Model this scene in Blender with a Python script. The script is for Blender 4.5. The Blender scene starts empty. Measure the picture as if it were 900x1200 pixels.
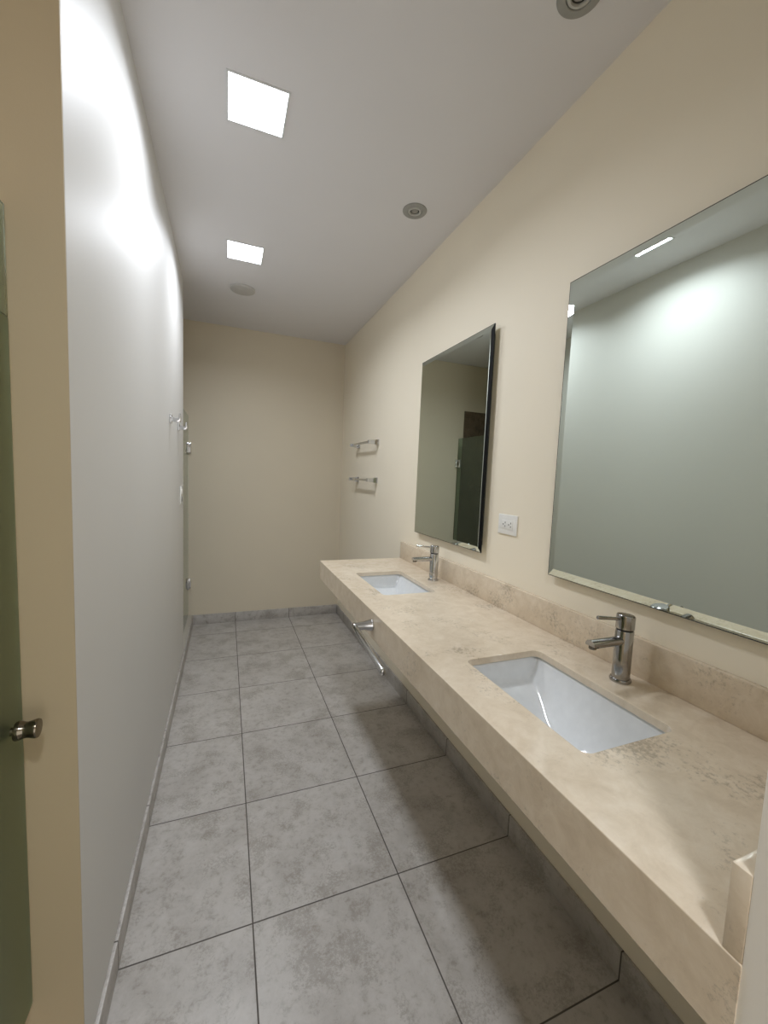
import bpy, bmesh, math, random
from mathutils import Vector, Matrix
random.seed(4)
PI = math.pi
scene = bpy.context.scene
COL = scene.collection

# ------------------------------------------------------------------ constants (metres)
CAMX, CAMZ = 0.2753, 1.4238
W = 1.357          # right wall face
D = 4.0            # far wall face
H = 2.706          # ceiling
TILE = 0.5
GX, GY = 0.3637, 3.217
WEND = 3.18        # far end of the left wall
WNEAR = 0.968      # near end of the left wall
CF = 0.808         # counter front face
CT = 0.904         # counter top
CB = 0.797         # apron bottom
CE = 2.40          # counter far end
CN = 0.225         # wing wall face / counter near end

# ------------------------------------------------------------------ materials
def lin(c):
    return tuple((x / 12.92 if x <= .04045 else ((x + .055) / 1.055) ** 2.4) for x in [v / 255 for v in c]) + (1,)

class NT:
    def __init__(s, name):
        s.m = bpy.data.materials.new(name); s.m.use_nodes = True
        s.t = s.m.node_tree; s.b = s.t.nodes['Principled BSDF']; s.o = s.t.nodes['Material Output']
    def n(s, typ, **kw):
        x = s.t.nodes.new(typ)
        for k, v in kw.items():
            if k in x.inputs: x.inputs[k].default_value = v
            else: setattr(x, k, v)
        return x
    def l(s, a, b): s.t.links.new(a, b)
    def math(s, op, a, b=None, c=None):
        x = s.n('ShaderNodeMath', operation=op)
        for i, v in enumerate((a, b, c)):
            if v is None: continue
            if isinstance(v, (int, float)): x.inputs[i].default_value = v
            else: s.l(v, x.inputs[i])
        return x.outputs[0]
    def pos(s):
        return s.n('ShaderNodeNewGeometry').outputs['Position']
    def noise(s, vec, scale, detail=3, rough=.5, dist=0):
        x = s.n('ShaderNodeTexNoise', Scale=scale, Detail=detail, Roughness=rough, Distortion=dist)
        s.l(vec, x.inputs['Vector']); return x.outputs['Fac']
    def ramp(s, fac, stops):
        r = s.n('ShaderNodeValToRGB'); e = r.color_ramp.elements
        e[0].position, e[0].color = stops[0]; e[1].position, e[1].color = stops[-1]
        for p, c in stops[1:-1]:
            k = e.new(p); k.color = c
        s.l(fac, r.inputs[0]); return r.outputs[0]
    def mix(s, fac, a, b, typ='MIX'):
        x = s.n('ShaderNodeMix', data_type='RGBA', blend_type=typ)
        for i, v in ((0, fac), (6, a), (7, b)):
            if isinstance(v, (int, float, tuple)): x.inputs[i].default_value = v
            else: s.l(v, x.inputs[i])
        return x.outputs[2]
    def bump(s, h, strength, dist):
        x = s.n('ShaderNodeBump', Strength=strength, Distance=dist)
        s.l(h, x.inputs['Height']); s.l(x.outputs[0], s.b.inputs['Normal'])

def paint(name, c, rough=.55, bump=.12):
    t = NT(name); p = t.pos()
    big = t.noise(p, 1.3, 3)
    col = t.ramp(big, [(.3, lin([v * .985 for v in c])), (.7, lin(c))])
    t.l(col, t.b.inputs['Base Color']); t.b.inputs['Roughness'].default_value = rough
    t.bump(t.noise(p, 260, 3, .6), bump, .001)
    return t.m

def plain(name, c, rough=.4, metal=0, **kw):
    t = NT(name); p = t.pos()
    f = t.noise(p, 35, 3)
    t.l(t.ramp(f, [(.3, lin([v * .97 for v in c])), (.7, lin(c))]), t.b.inputs['Base Color'])
    t.b.inputs['Roughness'].default_value = rough; t.b.inputs['Metallic'].default_value = metal
    for k, v in kw.items(): t.b.inputs[k].default_value = v
    return t.m

def tile_mat(name, cols, grout, size, ox, oy, rough=.33, gw=.0042, scl=1., axes='XY'):
    t = NT(name); p = t.pos()
    sx = t.n('ShaderNodeSeparateXYZ'); t.l(p, sx.inputs[0])
    o = {'X': sx.outputs[0], 'Y': sx.outputs[1], 'Z': sx.outputs[2]}
    ids, g = [], []
    for ax, off in zip(axes, (ox, oy)):
        u = t.math('DIVIDE', t.math('SUBTRACT', o[ax], off), size)
        ids.append(t.math('FLOOR', u))
        fr = t.math('SUBTRACT', u, ids[-1])
        g.append(t.math('MINIMUM', fr, t.math('SUBTRACT', 1., fr)))
    d = t.math('MULTIPLY', t.math('MINIMUM', g[0], g[1]), size)
    gm = t.n('ShaderNodeMapRange', interpolation_type='SMOOTHSTEP')
    gm.inputs[1].default_value = gw * .35; gm.inputs[2].default_value = gw * .65
    t.l(d, gm.inputs[0]); isT = gm.outputs[0]
    cv = t.n('ShaderNodeCombineXYZ'); t.l(ids[0], cv.inputs[0]); t.l(ids[1], cv.inputs[1])
    wn = t.n('ShaderNodeTexWhiteNoise'); t.l(cv.outputs[0], wn.inputs[0])
    off = t.n('ShaderNodeVectorMath', operation='MULTIPLY_ADD')
    t.l(wn.outputs[1], off.inputs[0]); off.inputs[1].default_value = (9, 9, 9); t.l(p, off.inputs[2])
    v = off.outputs[0]
    a = t.noise(v, 5.5 * scl, 6, .62, .4); b = t.noise(v, 34 * scl, 8, .72, .3)
    base = t.ramp(a, [(.36, lin(cols[0])), (.5, lin(cols[1])), (.66, lin(cols[2]))])
    fine = t.ramp(b, [(.33, lin(cols[3])), (.47, lin(cols[1])), (.7, lin(cols[2]))])
    c = t.mix(.55, base, fine)
    # dark pitted patches
    patch = t.ramp(t.math('MULTIPLY', t.noise(v, 9 * scl, 2), t.noise(v, 120 * scl, 6, .8)), [(.27, (0, 0, 0, 1)), (.34, (1, 1, 1, 1))])
    c = t.mix(t.math('MULTIPLY', patch, .5), c, lin(cols[3]))
    br = t.math('MULTIPLY_ADD', wn.outputs[0], .05, .965)
    hs = t.n('ShaderNodeHueSaturation'); t.l(br, hs.inputs['Value']); t.l(c, hs.inputs['Color'])
    c = t.mix(isT, lin(grout), hs.outputs[0])
    t.l(c, t.b.inputs['Base Color'])
    rr = t.math('MULTIPLY_ADD', b, .25, rough - .1)
    t.l(t.math('ADD', rr, t.math('MULTIPLY', t.math('SUBTRACT', 1., isT), .4)), t.b.inputs['Roughness'])
    t.bump(t.math('ADD', t.math('MULTIPLY', isT, 1.), t.math('MULTIPLY', b, .12)), .5, .0015)
    return t.m

def stone(name, c0, c1, c2, rough=.16):
    t = NT(name); p = t.pos()
    a = t.noise(p, 3.2, 5, .6, .6); b = t.noise(p, 22, 8, .7, .5); f = t.noise(p, 95, 6, .75)
    col = t.ramp(a, [(.33, lin(c0)), (.52, lin(c1)), (.7, lin(c2))])
    fine = t.ramp(b, [(.3, lin(c0)), (.5, lin(c1)), (.66, lin(c2))])
    col = t.mix(.55, col, fine)
    # fine pits and little fossil veins
    pit = t.ramp(t.math('MULTIPLY', t.noise(p, 7, 3), f), [(.305, (0, 0, 0, 1)), (.40, (1, 1, 1, 1))])
    dk = [v * .68 for v in c0]
    col = t.mix(t.math('MULTIPLY', pit, .5), col, lin(dk))
    wv = t.n('ShaderNodeTexVoronoi', feature='DISTANCE_TO_EDGE', Scale=7.); 
    wp = t.n('ShaderNodeVectorMath', operation='MULTIPLY_ADD')
    nc = t.n('ShaderNodeTexNoise', Scale=6., Detail=5.); t.l(p, nc.inputs['Vector'])
    t.l(nc.outputs['Color'], wp.inputs[0]); wp.inputs[1].default_value = (.25, .25, .25); t.l(p, wp.inputs[2]); t.l(wp.outputs[0], wv.inputs['Vector'])
    vein = t.ramp(wv.outputs['Distance'], [(.0, (1, 1, 1, 1)), (.02, (0, 0, 0, 1))])
    vm = t.math('MULTIPLY', vein, t.math('MULTIPLY', t.ramp(t.noise(p, 4, 3), [(.5, (0, 0, 0, 1)), (.62, (1, 1, 1, 1))]), .08))
    col = t.mix(vm, col, lin([min(255, v * 1.09) for v in c2]))
    t.l(col, t.b.inputs['Base Color'])
    t.l(t.math('MULTIPLY_ADD', f, .12, rough), t.b.inputs['Roughness'])
    t.bump(f, .04, .0006)
    return t.m

def glass(name, tint, rough=0., frost=False):
    t = NT(name)
    t.b.inputs['Base Color'].default_value = lin(tint)
    t.b.inputs['Transmission Weight'].default_value = 1.
    t.b.inputs['IOR'].default_value = 1.5
    if frost:
        f = t.noise(t.pos(), 400, 2)
        t.l(t.math('MULTIPLY_ADD', f, .1, rough), t.b.inputs['Roughness'])
    else: t.b.inputs['Roughness'].default_value = rough
    return t.m

def emit(name, c, s):
    t = NT(name)
    t.b.inputs['Base Color'].default_value = (.8, .8, .8, 1)
    t.b.inputs['Emission Color'].default_value = c; t.b.inputs['Emission Strength'].default_value = s
    return t.m

M = {}
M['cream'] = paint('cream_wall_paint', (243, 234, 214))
M['far'] = paint('cream_wall_paint_shaded', (215, 205, 184))  # same cream paint, darkened in colour for the dimmer light on this wall
M['tan'] = paint('tan_stall_paint', (186, 170, 140))
M['trimwhite'] = paint('white_wing_paint', (242, 239, 232))
M['white'] = paint('white_wall_paint', (212, 211, 208), .5)
M['ceil'] = paint('ceiling_paint', (228, 227, 230), .7)
M['floor'] = tile_mat('grey_floor_tile', [(158, 153, 147), (180, 176, 171), (194, 191, 187), (136, 130, 121)], (84, 79, 74), TILE, GX, GY)
M['curb'] = plain('pale_grey_curb_stone', (185, 180, 170), .35)
M['shower_tile'] = tile_mat('brown_shower_tile', [(84, 72, 58), (104, 90, 74), (122, 106, 88), (62, 54, 44)], (58, 50, 42), .3, 0., .1, .3, .003, 2., 'XZ')
M['shower_tile_side'] = tile_mat('brown_shower_tile_side', [(84, 72, 58), (104, 90, 74), (122, 106, 88), (62, 54, 44)], (58, 50, 42), .3, 0., .1, .3, .003, 2., 'YZ')
M['stone'] = stone('beige_limestone', (204, 187, 163), (222, 207, 185), (233, 221, 202))
M['porcelain'] = plain('white_porcelain', (222, 225, 227), .08)
M['porcelain'].node_tree.nodes['Principled BSDF'].inputs['Coat Weight'].default_value = .5
M['chrome'] = plain('chrome', (205, 206, 208), .09, 1.)
M['nickel'] = plain('brushed_nickel', (172, 171, 170), .15, 1.)
M['darkmetal'] = plain('dark_nickel', (122, 114, 100), .16, 1.)
M['blackgap'] = plain('dark_gap', (25, 24, 22), .5)
M['mirror'] = NT('mirror_silver').m
_b = M['mirror'].node_tree.nodes['Principled BSDF']; _b.inputs['Base Color'].default_value = lin((218, 227, 219)); _b.inputs['Metallic'].default_value = 1; _b.inputs['Roughness'].default_value = 0
M['mirror_edge'] = plain('mirror_dark_edge', (20, 24, 22), .12)
M['glass'] = glass('clear_green_glass', (205, 228, 212))
M['glass_edge'] = plain('glass_edge_green', (120, 160, 135), .15)
M['frost'] = glass('frosted_green_glass', (178, 194, 162), .42, True)
M['plastic'] = plain('white_plastic', (236, 236, 232), .3)
M['slot'] = plain('dark_slot', (40, 36, 32), .6)
M['dark_reflection'] = plain('painted_dark_reflection', (8, 9, 9), .55, **{'Specular IOR Level': .15})  # black colour stands in for a dark reflection in the mirror bevel
M['cover'] = plain('grey_white_cover', (196, 194, 190), .6)
M['fixture'] = plain('white_fixture_frame', (222, 224, 226), .4)
M['spot_grey'] = plain('grey_spot_trim', (158, 158, 154), .5)
M['spot_in'] = plain('grey_spot_ring', (190, 190, 186), .35)
M['lamp_dead'] = plain('unlit_spot_lens', (150, 148, 142), .25)
M['panel'] = emit('panel_light', (.87, .925, 1., 1), 5.4)

# ------------------------------------------------------------------ mesh helpers
ORG = {}
def link(name, mesh, mat, parent=None, smooth=False):
    o = bpy.data.objects.new(name, mesh); COL.objects.link(o)
    if mat: mesh.materials.append(mat)
    if parent:
        o.parent = parent
        org = ORG[parent.name]; ORG[o.name] = org
        mesh.transform(Matrix.Translation(-org))
    else:
        ORG[o.name] = Vector((0, 0, 0))
    if smooth:
        for p in mesh.polygons: p.use_smooth = True
    mesh.update()
    return o

def build(name, bm, mat, parent=None, smooth=False, sharp=None):
    bmesh.ops.recalc_face_normals(bm, faces=bm.faces)
    me = bpy.data.meshes.new(name); bm.to_mesh(me); bm.free()
    o = link(name, me, mat, parent, smooth)
    if smooth and sharp: me.set_sharp_from_angle(angle=math.radians(sharp))
    return o

def box(bm, x0, x1, y0, y1, z0, z1, bev=0, seg=2):
    r = bmesh.ops.create_cube(bm, size=1, matrix=Matrix.Translation(((x0 + x1) / 2, (y0 + y1) / 2, (z0 + z1) / 2)) @ Matrix.Diagonal((x1 - x0, y1 - y0, z1 - z0, 1)))
    if bev:
        es = list({e for v in r['verts'] for e in v.link_edges})
        bmesh.ops.bevel(bm, geom=es, offset=bev, segments=seg, profile=.5, affect='EDGES')
    return bm

def boxo(name, dims, mat, parent=None, bev=0, seg=2):
    return build(name, box(bmesh.new(), *dims, bev=bev, seg=seg), mat, parent, smooth=bool(bev), sharp=35)

def lathe(bm, prof, origin, axis='Z', seg=40, closed=False):
    """prof: list of (radius, distance along the axis)"""
    rot = {'Z': Matrix.Identity(3), 'X': Matrix.Rotation(PI / 2, 3, 'Y'), '-X': Matrix.Rotation(-PI / 2, 3, 'Y'),
           'Y': Matrix.Rotation(-PI / 2, 3, 'X'), '-Z': Matrix.Rotation(PI, 3, 'X')}[axis] if isinstance(axis, str) else axis
    rings = []
    for r, h in prof:
        if r <= 1e-6: rings.append([bm.verts.new(Vector(origin) + rot @ Vector((0, 0, h)))])
        else: rings.append([bm.verts.new(Vector(origin) + rot @ Vector((r * math.cos(2 * PI * i / seg), r * math.sin(2 * PI * i / seg), h))) for i in range(seg)])
    pairs = list(zip(rings, rings[1:]))
    if closed: pairs.append((rings[-1], rings[0]))
    for a, b in pairs:
        for i in range(seg):
            j = (i + 1) % seg
            if len(a) == 1 and len(b) == 1: continue
            if len(a) == 1: bm.faces.new((a[0], b[i], b[j]))
            elif len(b) == 1: bm.faces.new((a[i], a[j], b[0]))
            else: bm.faces.new((a[i], a[j], b[j], b[i]))
    return bm

def rod(bm, p0, p1, r0, r1=None, seg=20, rnd=.0):
    p0, p1 = Vector(p0), Vector(p1); r1 = r0 if r1 is None else r1
    L = (p1 - p0).length; rot = (p1 - p0).to_track_quat('Z', 'Y').to_matrix()
    e = rnd
    prof = [(0, 0), (r0 - e, 0), (r0, e), (r1, L - e), (r1 - e, L), (0, L)]
    return lathe(bm, prof, p0, rot, seg)

def root(name, loc, label, cat, group=None):
    o = bpy.data.objects.new(name, None); COL.objects.link(o); o.location = loc
    o.empty_display_size = .05
    ORG[o.name] = Vector(loc); o['label'] = label; o['category'] = cat
    if group: o['group'] = group
    return o

def tag(o, label, cat, group=None):
    o['label'] = label; o['category'] = cat
    if group: o['group'] = group
    return o

def struct(name, dims, mat, bev=0):
    o = boxo(name, dims, mat, bev=bev); o['kind'] = 'structure'; return o

def dup(src, delta, label, group=None, boost=1):
    r = src.copy(); COL.objects.link(r); r.location = src.location + Vector(delta); r['label'] = label
    if group: r['group'] = group
    def rec(a, b):
        for ch in list(a.children):
            c = ch.copy()
            if boost != 1 and ch.type == 'LIGHT': c.data = ch.data.copy(); c.data.energy *= boost
            COL.objects.link(c); c.parent = b; rec(ch, c)
    rec(src, r)
    return r

def rrect(cx, cy, hx, hy, r, n=8):
    pts = []
    for sx, sy, a0 in ((1, 1, 0), (-1, 1, PI / 2), (-1, -1, PI), (1, -1, 1.5 * PI)):
        for i in range(n + 1):
            a = a0 + PI / 2 * i / n
            pts.append((cx + sx * (hx - r) + r * math.cos(a), cy + sy * (hy - r) + r * math.sin(a)))
    return pts

def plate2d(name, loops, z0, z1, mat, parent=None, bev=.0012):
    cu = bpy.data.curves.new(name, 'CURVE'); cu.dimensions = '2D'; cu.fill_mode = 'BOTH'
    for pts in loops:
        s = cu.splines.new('POLY'); s.points.add(len(pts) - 1); s.use_cyclic_u = True
        for p, q in zip(s.points, pts): p.co = (q[0], q[1], 0, 1)
    cu.extrude = (z1 - z0) / 2 - bev; cu.bevel_depth = bev; cu.bevel_resolution = 2; cu.offset = -bev
    tmp = bpy.data.objects.new('tmp', cu); COL.objects.link(tmp)
    me = bpy.data.meshes.new_from_object(tmp.evaluated_get(bpy.context.evaluated_depsgraph_get()))
    bpy.data.objects.remove(tmp); bpy.data.curves.remove(cu)
    me.name = name; me.transform(Matrix.Translation((0, 0, (z0 + z1) / 2))); me.materials.clear()
    o = link(name, me, mat, parent)
    return o

# ------------------------------------------------------------------ the room shell
XB, YB = -1.2, -1.9      # back of the stalls, wall behind the photographer
struct('floor', (XB - .1, W + .1, YB - .1, D + .1, -.1, 0), M['floor'])
struct('ceiling', (XB - .1, W + .1, YB - .1, D + .1, H, H + .1), M['ceil'])
struct('wall_right', (W, W + .1, YB - .1, D + .1, 0, H), M['cream'])
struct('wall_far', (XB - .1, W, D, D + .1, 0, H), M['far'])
struct('wall_left', (-.06, -.01, WNEAR + .004, WEND, 0, H), M['white'])
struct('wall_stall_side', (XB, -.0105, WNEAR, WNEAR + .1, 0, H), M['tan'])
struct('wall_stall_front', (-.14, -.06, YB, .14, 0, H), M['tan'])
struct('wall_shower_side', (XB, -.0601, WEND - .1, WEND, 0, H), M['cream'])
struct('wall_outer', (XB - .1, XB, YB - .1, D, 0, H), M['cream'])
# wall behind the photographer: wide opening made up to let in ambient fill light
bm = bmesh.new()
box(bm, XB, -.75, YB - .1, YB, 0, H); box(bm, 1.05, W, YB - .1, YB, 0, H); box(bm, -.75, 1.05, YB - .1, YB, 2.35, H)
build('wall_back', bm, M['cream'])['kind'] = 'structure'
struct('wall_wing', (CF + .002, W, CN - .12, CN, 0, H), M['trimwhite'])
# baseboards with grey tile
BH = .09
struct('baseboard_left', (-.01, 0, WNEAR, D - .01, 0, BH), M['floor'], .0012)
struct('baseboard_far', (-.01, W - .01, D - .01, D, 0, BH), M['floor'], .0012)
struct('baseboard_right', (W - .01, W, CN, D - .01, 0, BH), M['floor'], .0012)
# shower curb and brown tile lining
struct('trim_1', (-.12, -.0101, WEND, D, 0, BH + .004), M['curb'], .002)
struct('trim_2', (XB, -.104, D - .012, D, 0, 2.2), M['shower_tile'])
struct('trim_3', (XB, XB + .012, WEND, D - .012, 0, 2.2), M['shower_tile_side'])

# ------------------------------------------------------------------ vanity counter
ct = root('vanity_counter', (CF, CN, CB), 'long floating beige limestone vanity counter with two sink cutouts along the cream wall', 'counter')
HX, HY = .131, .2125
SX = 1.059
S2, S1 = .756, 1.842
outer = [(CF, CN), (W, CN), (W, CE), (CF, CE)]
COUNTER = plate2d('countertop', [outer, rrect(SX, S2, HX, HY, .022), rrect(SX, S1, HX, HY, .022)], CT - .02, CT, M['stone'], ct, .0)
bm = bmesh.new(); bm.from_mesh(COUNTER.data); bmesh.ops.remove_doubles(bm, verts=bm.verts, dist=1e-5)
zt = max(v.co.z for v in bm.verts)
es = [e for e in bm.edges if len(e.link_faces) == 2 and all(abs(v.co.z - zt) < 1e-4 for v in e.verts) and abs(e.link_faces[0].normal.z - e.link_faces[1].normal.z) > .5]
bmesh.ops.bevel(bm, geom=es, offset=.0016, segments=2, profile=.5, affect='EDGES'); bm.to_mesh(COUNTER.data); bm.free()
for p in COUNTER.data.polygons: p.use_smooth = False
bm = box(bmesh.new(), CF, CF + .02, CN, CE, CB, CT - .02001)
es = [e for e in bm.edges if all(v.co.z < CB + 1e-4 for v in e.verts)]
bmesh.ops.bevel(bm, geom=es, offset=.0012, segments=2, profile=.5, affect='EDGES')
build('apron', bm, M['stone'], ct)
boxo('end_apron', (CF + .0202, W - .001, CE - .02, CE, CB, CT - .0202), M['stone'], ct)
boxo('backsplash', (W - .02, W - .0003, CN + .0202, CE, CT + .0002, 1.0104), M['stone'], ct, .0015)
boxo('side_splash', (CF + .001, W - .0003, CN + .0003, CN + .02, CT + .0002, 1.0104), M['stone'], ct, .0015)

# ------------------------------------------------------------------ sinks
def sink(cy, label):
    t = root('undermount_sink', (SX, cy, CT - .15), label, 'sink', 'undermount sinks in the counter')
    a, b = HX + .006, HY + .006; zr = CT - .0202; nx, ny = 36, 56
    def sm(x): x = max(0, min(1, x)); return x * x * (3 - 2 * x)
    def dep(x, y):
        u, v = abs(x) / a, abs(y) / b
        d1 = .062 * sm((1 - v) / .09) + .075 * sm((1 - v) / .95)
        d2 = .137 * min(1, (1 - u) / .74) ** .8
        k = .006; h = max(k - abs(d1 - d2), 0) / k
        return min(d1, d2) - h * h * k / 4
    bm = bmesh.new()
    def spaced(n):   # denser towards the edges
        return [math.sin(PI / 2 * (2 * i / n - 1)) for i in range(n + 1)]
    top = [[bm.verts.new((SX + a * x, cy + b * y, zr - dep(a * x, b * y))) for y in spaced(ny)] for x in spaced(nx)]
    bot = [[bm.verts.new((SX + (a + .012) * x, cy + (b + .012) * y, zr - .014 - dep(a * x, b * y))) for y in spaced(ny)] for x in spaced(nx)]
    for i in range(nx):
        for j in range(ny):
            bm.faces.new((top[i][j], top[i + 1][j], top[i + 1][j + 1], top[i][j + 1]))
            bm.faces.new((bot[i][j], bot[i][j + 1], bot[i + 1][j + 1], bot[i + 1][j]))
    # rim: outer edge ring at the height of the rim
    def border(g):
        return [g[i][0] for i in range(nx)] + [g[nx][j] for j in range(ny)] + [g[i][ny] for i in range(nx, 0, -1)] + [g[0][j] for j in range(ny, 0, -1)]
    bt, bb = border(top), border(bot)
    up = [bm.verts.new((v.co.x, v.co.y, zr)) for v in bb]
    n = len(bt)
    for i in range(n):
        j = (i + 1) % n
        bm.faces.new((bt[i], up[i], up[j], bt[j])); bm.faces.new((up[i], bb[i], bb[j], up[j]))
    build('basin', bm, M['porcelain'], t, True, 50)
    zb = zr - dep(0, 0)
    bm = lathe(bmesh.new(), [(0, -.001), (.012, -.001), (.014, .0015), (.022, .003), (.0245, .001), (.0245, -.004), (0, -.004)], (SX, cy, zb + .002), 'Z', 32)
    build('drain', bm, M['chrome'], t, True, 40)
    return t
sink(S2, 'nearer white rectangular undermount sink, the large one in front of the camera')
sink(S1, 'farther white rectangular undermount sink near the far end of the counter')

# ------------------------------------------------------------------ faucets
def faucet(x, y, label, mat):
    t = root('faucet', (x, y, CT), label, 'faucet', 'single lever basin faucets')
    z = CT
    build('base_ring', lathe(bmesh.new(), [(0, 0), (.0262, 0), (.0268, .002), (.0268, .005), (.025, .0085), (.0222, .0095), (0, .0095)], (x, y, z), 'Z', 48), mat, t, True, 40)
    bd = build('body', lathe(bmesh.new(), [(0, .0095), (.0222, .0095), (.0222, .1395), (.0214, .1405), (.0195, .1405), (0, .1405)], (x, y, z), 'Z', 48), mat, t, True, 40)
    build('gap_ring', lathe(bmesh.new(), [(0, .1405), (.0196, .1405), (.0196, .1445), (0, .1445)], (x, y, z), 'Z', 48), M['blackgap'], t, True, 40)
    # lever cap with a sloped top
    bm = lathe(bmesh.new(), [(0, .1445), (.0215, .1445), (.0228, .1455), (.0228, .178), (.0222, .1805), (.0205, .182), (0, .1822)], (x, y, z), 'Z', 48)
    for v in bm.verts:
        if v.co.z > z + .165: v.co.z += (x - v.co.x) * .08
    cap = build('lever_cap', bm, mat, t, True, 40)
    bm = rod(bmesh.new(), (x - .0215, y, z + .1725), (x - .104, y, z + .1835), .0042, .0048, 20, .0012)
    build('lever', bm, mat, cap, True, 40)
    # spout: a rounded bar cut open at the tip
    bm = bmesh.new()
    n = 28; L = .122
    def sec(s, lo):
        vs = []
        for i in range(n):
            a = 2 * PI * i / n
            yy = .0142 * math.cos(a); zz = .0118 * math.sin(a)
            vs.append(bm.verts.new((x - s, y + yy, z + .113 + max(zz, lo))))
        return vs
    stations = [(.012, -1), (.05, -1), (.09, -1), (.103, -1), (.1035, -.004), (.112, -.004), (L, -.003)]
    rs = [sec(s, lo) for s, lo in stations]
    for a, b in zip(rs, rs[1:]):
        for i in range(n): bm.faces.new((a[i], a[(i + 1) % n], b[(i + 1) % n], b[i]))
    bm.faces.new(rs[0]); bm.faces.new(rs[-1][::-1])
    sp = build('spout', bm, mat, t, True, 40)
    bm = lathe(bmesh.new(), [(.0075, 0), (.0098, 0), (.0098, -.007), (.0088, -.0085), (.0075, -.0085)], (x - .1115, y, z + .1092), 'Z', 28, closed=True)
    build('spout_outlet', bm, M['darkmetal'], sp, True, 40)
    return t
faucet(1.272, .744, 'nearer brushed nickel lever faucet standing behind the large sink in front', M['nickel'])
faucet(1.276, 1.822, 'farther chrome lever faucet standing below the smaller looking mirror', M['chrome'])

# ------------------------------------------------------------------ mirrors
def mirror(y0, y1, z0, z1, label, stand, bw=.026, near_dark=False):
    t = root('wall_mirror', (W, (y0 + y1) / 2, z0), label, 'mirror', 'frameless mirrors over the vanity')
    xf = W - stand
    # dark backing box, set in a little
    boxo('backing', (xf + .0062, W - .0003, y0 + .03, y1 - .03, z0 + .03, z1 - .03), M['mirror_edge'], t, .001)
    bm = bmesh.new()
    bd = .0023; ed = .0026
    A = [(xf + bd, y0 + ed, z0 + ed), (xf + bd, y1 - ed, z0 + ed), (xf + bd, y1 - ed, z1 - ed), (xf + bd, y0 + ed, z1 - ed)]
    O = [(xf + bd + .0007, y0, z0), (xf + bd + .0007, y1, z0), (xf + bd + .0007, y1, z1), (xf + bd + .0007, y0, z1)]
    B = [(xf, y0 + bw, z0 + bw), (xf, y1 - bw, z0 + bw), (xf, y1 - bw, z1 - bw), (xf, y0 + bw, z1 - bw)]
    va = [bm.verts.new(p) for p in A]; vb = [bm.verts.new(p) for p in B]
    bm.faces.new(vb)
    vo = [bm.verts.new(p) for p in O]
    vc = [bm.verts.new((xf + .006, p[1], p[2])) for p in O]
    for i in range(4):
        j = (i + 1) % 4
        bm.faces.new((va[i], va[j], vb[j], vb[i])); bm.faces.new((vo[i], vo[j], va[j], va[i])).material_index = 1; bm.faces.new((vc[i], vc[j], vo[j], vo[i]))
    bm.faces.new(vc[::-1])
    gl = build('mirror_glass', bm, M['mirror'], t)
    gl.data.materials.append(M['mirror_edge'])
    for p in gl.data.polygons:
        if abs(p.normal.x) < .5: p.material_index = 1
    if near_dark:      # dark reflection painted over the near bevel, inner arris left bright
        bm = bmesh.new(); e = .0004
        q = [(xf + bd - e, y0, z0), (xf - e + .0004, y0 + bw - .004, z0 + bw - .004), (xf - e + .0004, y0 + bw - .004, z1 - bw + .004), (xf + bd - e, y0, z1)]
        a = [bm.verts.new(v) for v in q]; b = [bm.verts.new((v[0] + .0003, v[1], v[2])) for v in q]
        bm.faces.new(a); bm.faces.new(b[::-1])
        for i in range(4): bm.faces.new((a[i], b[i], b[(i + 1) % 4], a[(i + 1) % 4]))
        build('bevel_dark_reflection', bm, M['dark_reflection'], t)
    return t
mirror(1.840 - .3435, 1.840 + .3435, 1.107, 2.094, 'farther frameless wall mirror over the far sink, with a dark reflection painted along its near edge', .030, .024, True)
mirror(.410, 1.0975, 1.107, 2.094, 'nearer frameless wall mirror cut off by the right edge of the picture', .025)

# ------------------------------------------------------------------ outlet
t = root('power_outlet', (W, 1.356, 1.251), 'white double power outlet plate on the cream wall between the two mirrors', 'outlet')
boxo('cover_plate', (W - .006, W - .0003, 1.2975, 1.4155, 1.2105, 1.2925), M['plastic'], t, .002, 3)
boxo('socket_insert', (W - .0078, W - .005, 1.322, 1.391, 1.233, 1.270), M['plastic'], t, .001)
for cy in (1.339, 1.374):
    bm = bmesh.new()
    box(bm, W - .0083, W - .0074, cy - .0075, cy - .0045, 1.2555, 1.2625); box(bm, W - .0083, W - .0074, cy - .0075, cy - .0045, 1.2415, 1.2475)
    lathe(bm, [(0, .0004), (.0028, .0004), (.0028, -.0006), (0, -.0006)], (W - .0078, cy + .006, 1.252), '-X', 14)
    build('socket_slots', bm, M['slot'], t)

# ------------------------------------------------------------------ towel bars on the right wall
def towel_bar(z, label):
    y0, y1 = 2.955, 3.43
    t = root('towel_bar', (W, (y0 + y1) / 2, z), label, 'towel bar', 'chrome towel bars on the right wall')
    for y in (y0, y1):
        bm = bmesh.new()
        # flared square post: plate on the wall, tapering to the bar
        secs = [(W - .0003, .024, .022), (W - .012, .022, .021), (W - .03, .0135, .0165), (W - .078, .0115, .0135), (W - .082, .0095, .0115)]
        rs = []
        for xx, hy, hz in secs:
            rs.append([bm.verts.new((xx, y + a * hy, z + b * hz)) for a, b in ((-1, -1), (1, -1), (1, 1), (-1, 1))])
        for a, b in zip(rs, rs[1:]):
            for i in range(4): bm.faces.new((a[i], a[(i + 1) % 4], b[(i + 1) % 4], b[i]))
        bm.faces.new(rs[0]); bm.faces.new(rs[-1])
        build('post', bm, M['chrome'], t)
    boxo('bar', (W - .078, W - .062, y0 + .0117, y1 - .0117, z - .0085, z + .0085), M['chrome'], t, .003)
    return t
towel_bar(1.690, 'upper of the two short chrome towel bars on the cream wall past the counter')
towel_bar(1.398, 'lower of the two short chrome towel bars on the cream wall past the counter')

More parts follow.
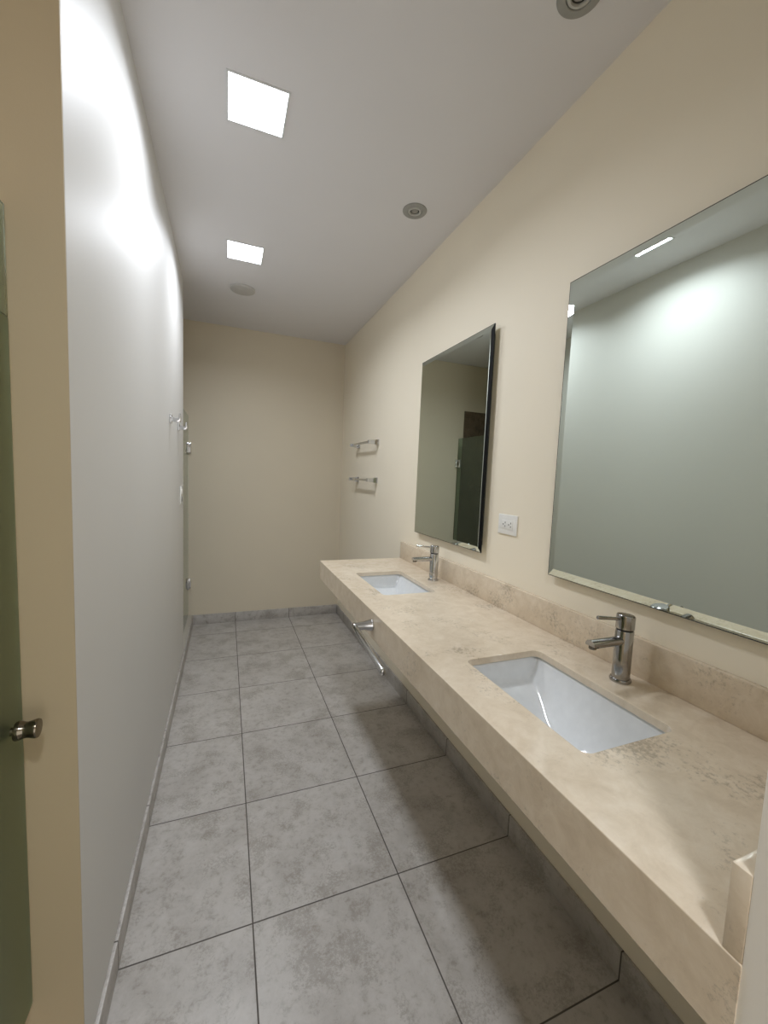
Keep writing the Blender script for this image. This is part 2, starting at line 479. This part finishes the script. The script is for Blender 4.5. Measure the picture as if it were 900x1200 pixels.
# ------------------------------------------------------------------ towel arm on the counter front
t = root('towel_holder', (CF, 1.43, .85), 'chrome towel arm fixed to the front face of the stone counter', 'towel holder')
build('post', lathe(bmesh.new(), [(0, .0002), (.0215, .0002), (.0225, .002), (.0218, .006), (.0165, .035), (.0140, .060), (.0135, .073), (.0115, .0775), (0, .079)], (CF, 1.437, .851), '-X', 36), M['chrome'], t, True, 40)
bm = bmesh.new()
p0, p1 = Vector((.739, 1.458, .8495)), Vector((.731, 1.115, .822))
d = (p1 - p0).normalized(); sd = d.cross(Vector((0, 0, 1))).normalized(); upv = sd.cross(d)
rs = []; n = 24; L = (p1 - p0).length
for s, k in ((0, .6), (.004, .9), (.01, 1.), (L - .008, .92), (L - .003, .85), (L, .55)):
    rs.append([bm.verts.new(p0 + d * s + sd * (.0105 * k * math.cos(2 * PI * i / n)) + upv * (.0135 * k * math.sin(2 * PI * i / n))) for i in range(n)])
for a, b in zip(rs, rs[1:]):
    for i in range(n): bm.faces.new((a[i], a[(i + 1) % n], b[(i + 1) % n], b[i]))
bm.faces.new(rs[0]); bm.faces.new(rs[-1])
build('arm', bm, M['chrome'], t, True, 50)

# ------------------------------------------------------------------ robe hooks on the white wall
def robe_hook(y, z, label):
    X = -.01
    t = root('robe_hook', (X, y, z), label, 'hook', 'chrome robe hooks on the white wall')
    boxo('wall_plate', (X + .0003, X + .009, y - .022, y + .022, z - .022, z + .022), M['chrome'], t, .0015)
    bm = bmesh.new()
    prof = [(X + .009, z - .012, z + .013), (X + .03, z - .012, z + .011), (X + .042, z - .014, z + .012), (X + .046, z - .012, z + .034), (X + .053, z - .008, z + .034)]
    # side outline of arm and upturned tip
    pts = [(X + .009, z + .014), (X + .026, z + .006), (X + .041, z + .006), (X + .044, z + .033), (X + .052, z + .033), (X + .054, z - .010), (X + .046, z - .015), (X + .009, z - .013)]
    a = [bm.verts.new((p[0], y - .009, p[1])) for p in pts]; b = [bm.verts.new((p[0], y + .009, p[1])) for p in pts]
    bm.faces.new(a); bm.faces.new(b[::-1])
    for i in range(len(pts)):
        j = (i + 1) % len(pts); bm.faces.new((a[i], b[i], b[j], a[j]))
    bmesh.ops.recalc_face_normals(bm, faces=bm.faces)
    bmesh.ops.bevel(bm, geom=bm.edges[:], offset=.0014, segments=2, profile=.5, affect='EDGES')
    build('hook_arm', bm, M['chrome'], t, True, 40)
robe_hook(2.47, 1.688, 'nearer chrome robe hook with upturned tip on the white wall left of the far wall')
robe_hook(2.855, 1.683, 'farther chrome robe hook on the white wall, beside the shower glass')

# switch plate near the end of the white wall
t = root('switch_plate', (-.01, 3.0, 1.25), 'small white switch plate at the far end of the white wall below the hooks', 'switch')
boxo('cover_plate', (-.0098, -.003, 2.962, 3.038, 1.19, 1.31), M['plastic'], t, .002)
boxo('rocker', (-.004, .001, 2.978, 3.022, 1.256, 1.292), M['plastic'], t, .001)
boxo('rocker', (-.004, .001, 2.978, 3.022, 1.208, 1.244), M['spot_grey'], t, .001)

# ------------------------------------------------------------------ shower door (far, left)
t = root('shower_door', (-.04, D, BH), 'clear glass shower door with two chrome hinges, on the curb beside the far wall', 'shower door')
bm = bmesh.new(); box(bm, -.051, -.041, WEND + .008, D - .0145, BH + .012, 1.89, .0006, 1)
build('glass_panel', bm, M['glass'], t)
for z in (1.61, .393):
    bm = bmesh.new()
    box(bm, -.078, -.020, D - .020, D - .0125 + .0123, z - .045, z + .045, .002)
    box(bm, -.060, -.033, D - .075, D - .019, z - .045, z + .045, .003)
    h = build('hinge', bm, M['chrome'], t, True, 35)
    bm = bmesh.new(); box(bm, -.0335, -.0315, D - .055, D - .035, z - .02, z + .02, .0005)
    build('hinge_slot', bm, M['blackgap'], h)

# ------------------------------------------------------------------ stall door (near, left)
GXD = -.097
t = root('stall_door', (GXD, .96, .29), 'frosted green glass stall door with metal knob at the left edge of the picture', 'glass door')
def pane(z0, z1, name, mat):
    bm = bmesh.new(); box(bm, GXD - .01, GXD, .15, .962, z0, z1, .0005, 1); return build(name, bm, mat, t)
pane(.291, 1.685, 'frosted_pane', M['frost'])
pane(1.6852, 1.879, 'clear_pane', M['glass'])
for z in (.5, 1.6):
    bm = bmesh.new(); box(bm, GXD - .02, GXD + .01, .141, .2, z - .04, z + .04, .002); build('hinge', bm, M['darkmetal'], t, True, 35)
kb = lathe(bmesh.new(), [(0, 0), (.0075, 0), (.0075, .006), (.0165, .0075), (.0175, .010), (.0165, .016), (.0145, .0215), (.0142, .025), (.0155, .031), (.0172, .037), (.0175, .040), (.0165, .0425), (0, .0435)], (GXD + .0002, .915, .921), 'X', 40)
build('door_knob', kb, M['darkmetal'], t, True, 40)
kb = lathe(bmesh.new(), [(0, 0), (.0075, 0), (.0075, .006), (.0165, .0075), (.0175, .010), (.0142, .025), (.0175, .040), (0, .0435)], (GXD - .0102, .915, .921), '-X', 40)
build('door_knob', kb, M['darkmetal'], t, True, 40)

# ------------------------------------------------------------------ ceiling fixtures
POW, PCOL = 5.6, (.88, .925, 1.)
def panel(cy, label):
    x0, x1 = .270, .461; h = .096
    t = root('panel_light', (.365, cy, H), label, 'ceiling light', 'square ceiling panel lights')
    bm = bmesh.new()
    f = .007
    box(bm, x0 - f, x0, cy - h - f, cy + h + f, H - .003, H - .0002); box(bm, x1, x1 + f, cy - h - f, cy + h + f, H - .003, H - .0002)
    box(bm, x0, x1, cy - h - f, cy - h, H - .003, H - .0002); box(bm, x0, x1, cy + h, cy + h + f, H - .003, H - .0002)
    build('frame', bm, M['fixture'], t)
    bm = bmesh.new(); box(bm, x0 + .0005, x1 - .0005, cy - h + .0005, cy + h - .0005, H - .0026, H - .0005)
    build('diffuser', bm, M['panel'], t)
    la = bpy.data.lights.new('panel_lamp', 'AREA'); la.shape = 'SQUARE'; la.size = .18; la.energy = POW; la.spread = math.radians(155)
    la.color = PCOL
    lo = bpy.data.objects.new('panel_lamp', la); COL.objects.link(lo); lo.parent = t; lo.location = (0, 0, -.004)
    return t
p1 = panel(1.619, 'lit square ceiling panel light nearer the camera, larger of the two')
dup(p1, (0, 1.029, 0), 'lit square ceiling panel light farther away, beside the round ceiling cover')
dup(p1, (0, -2.06, 0), 'lit square ceiling panel light behind the camera', boost=1.5)

def spot(x, y, label):
    t = root('recessed_spotlight', (x, y, H), label, 'ceiling spotlight', 'unlit round recessed spotlights')
    build('trim_ring', lathe(bmesh.new(), [(.034, -.0002), (.058, -.0002), (.058, .0025), (.056, .0045), (.036, .0062), (.034, .0045)], (x, y, H), '-Z', 48, closed=True), M['spot_grey'], t, True, 40)
    build('inner_ring', lathe(bmesh.new(), [(.022, -.0002), (.0325, -.0002), (.0325, .004), (.0305, .0065), (.024, .0075), (.022, .005)], (x, y, H), '-Z', 40, closed=True), M['spot_in'], t, True, 40)
    build('gap', lathe(bmesh.new(), [(0, .0002), (.0339, .0002), (.0339, .0012), (0, .0012)], (x, y, H), '-Z', 40), M['blackgap'], t)
    build('lens', lathe(bmesh.new(), [(0, .0013), (.0165, .0013), (.0165, .003), (.012, .006), (0, .0072)], (x, y, H), '-Z', 32), M['lamp_dead'], t, True, 50)
    return t
spot(1.108, 1.890, 'round unlit recessed spotlight in the middle of the ceiling, wholly in view')
spot(1.128, .926, 'round unlit recessed spotlight cut off by the top edge of the picture')
t = tag(build('round_ceiling_cover', lathe(bmesh.new(), [(0, .0003), (.083, .0003), (.083, .009), (.080, .0125), (.070, .0145), (0, .0155)], (.371, 3.158, H), '-Z', 64), M['cover'], None, True, 40), 'flat round white ceiling cover beyond the farther panel light', 'ceiling cover')

# ------------------------------------------------------------------ world, camera, view
w = bpy.data.worlds.new('world'); scene.world = w; w.use_nodes = True
w.node_tree.nodes['Background'].inputs[0].default_value = (1, .97, .93, 1)
w.node_tree.nodes['Background'].inputs[1].default_value = 1.15

cam = bpy.data.cameras.new('camera'); co = bpy.data.objects.new('camera', cam); COL.objects.link(co); scene.camera = co
F = 474.56
cam.sensor_fit = 'HORIZONTAL'; cam.sensor_width = 36.; cam.lens = F / 900 * 36.
cam.clip_start = .01
y, p, r = [math.radians(v) for v in (21.3513, 4.8789, 2.391)]
fw = Vector((math.sin(y) * math.cos(p), math.cos(y) * math.cos(p), -math.sin(p)))
rt = Vector((math.cos(y), -math.sin(y), 0)); up = rt.cross(fw)
rt2 = rt * math.cos(r) + up * math.sin(r); up2 = -rt * math.sin(r) + up * math.cos(r)
m = Matrix((rt2, up2, -fw)).transposed().to_4x4(); m.translation = (CAMX, 0, CAMZ)
co.matrix_world = m

v = scene.view_settings
v.view_transform = 'Standard'; v.look = 'None'; v.gamma = 1; v.use_curve_mapping = False; v.exposure = .66
scene.cycles.max_bounces = 12; scene.cycles.diffuse_bounces = 8; scene.cycles.glossy_bounces = 6; scene.cycles.transmission_bounces = 8
scene.cycles.use_denoising = True
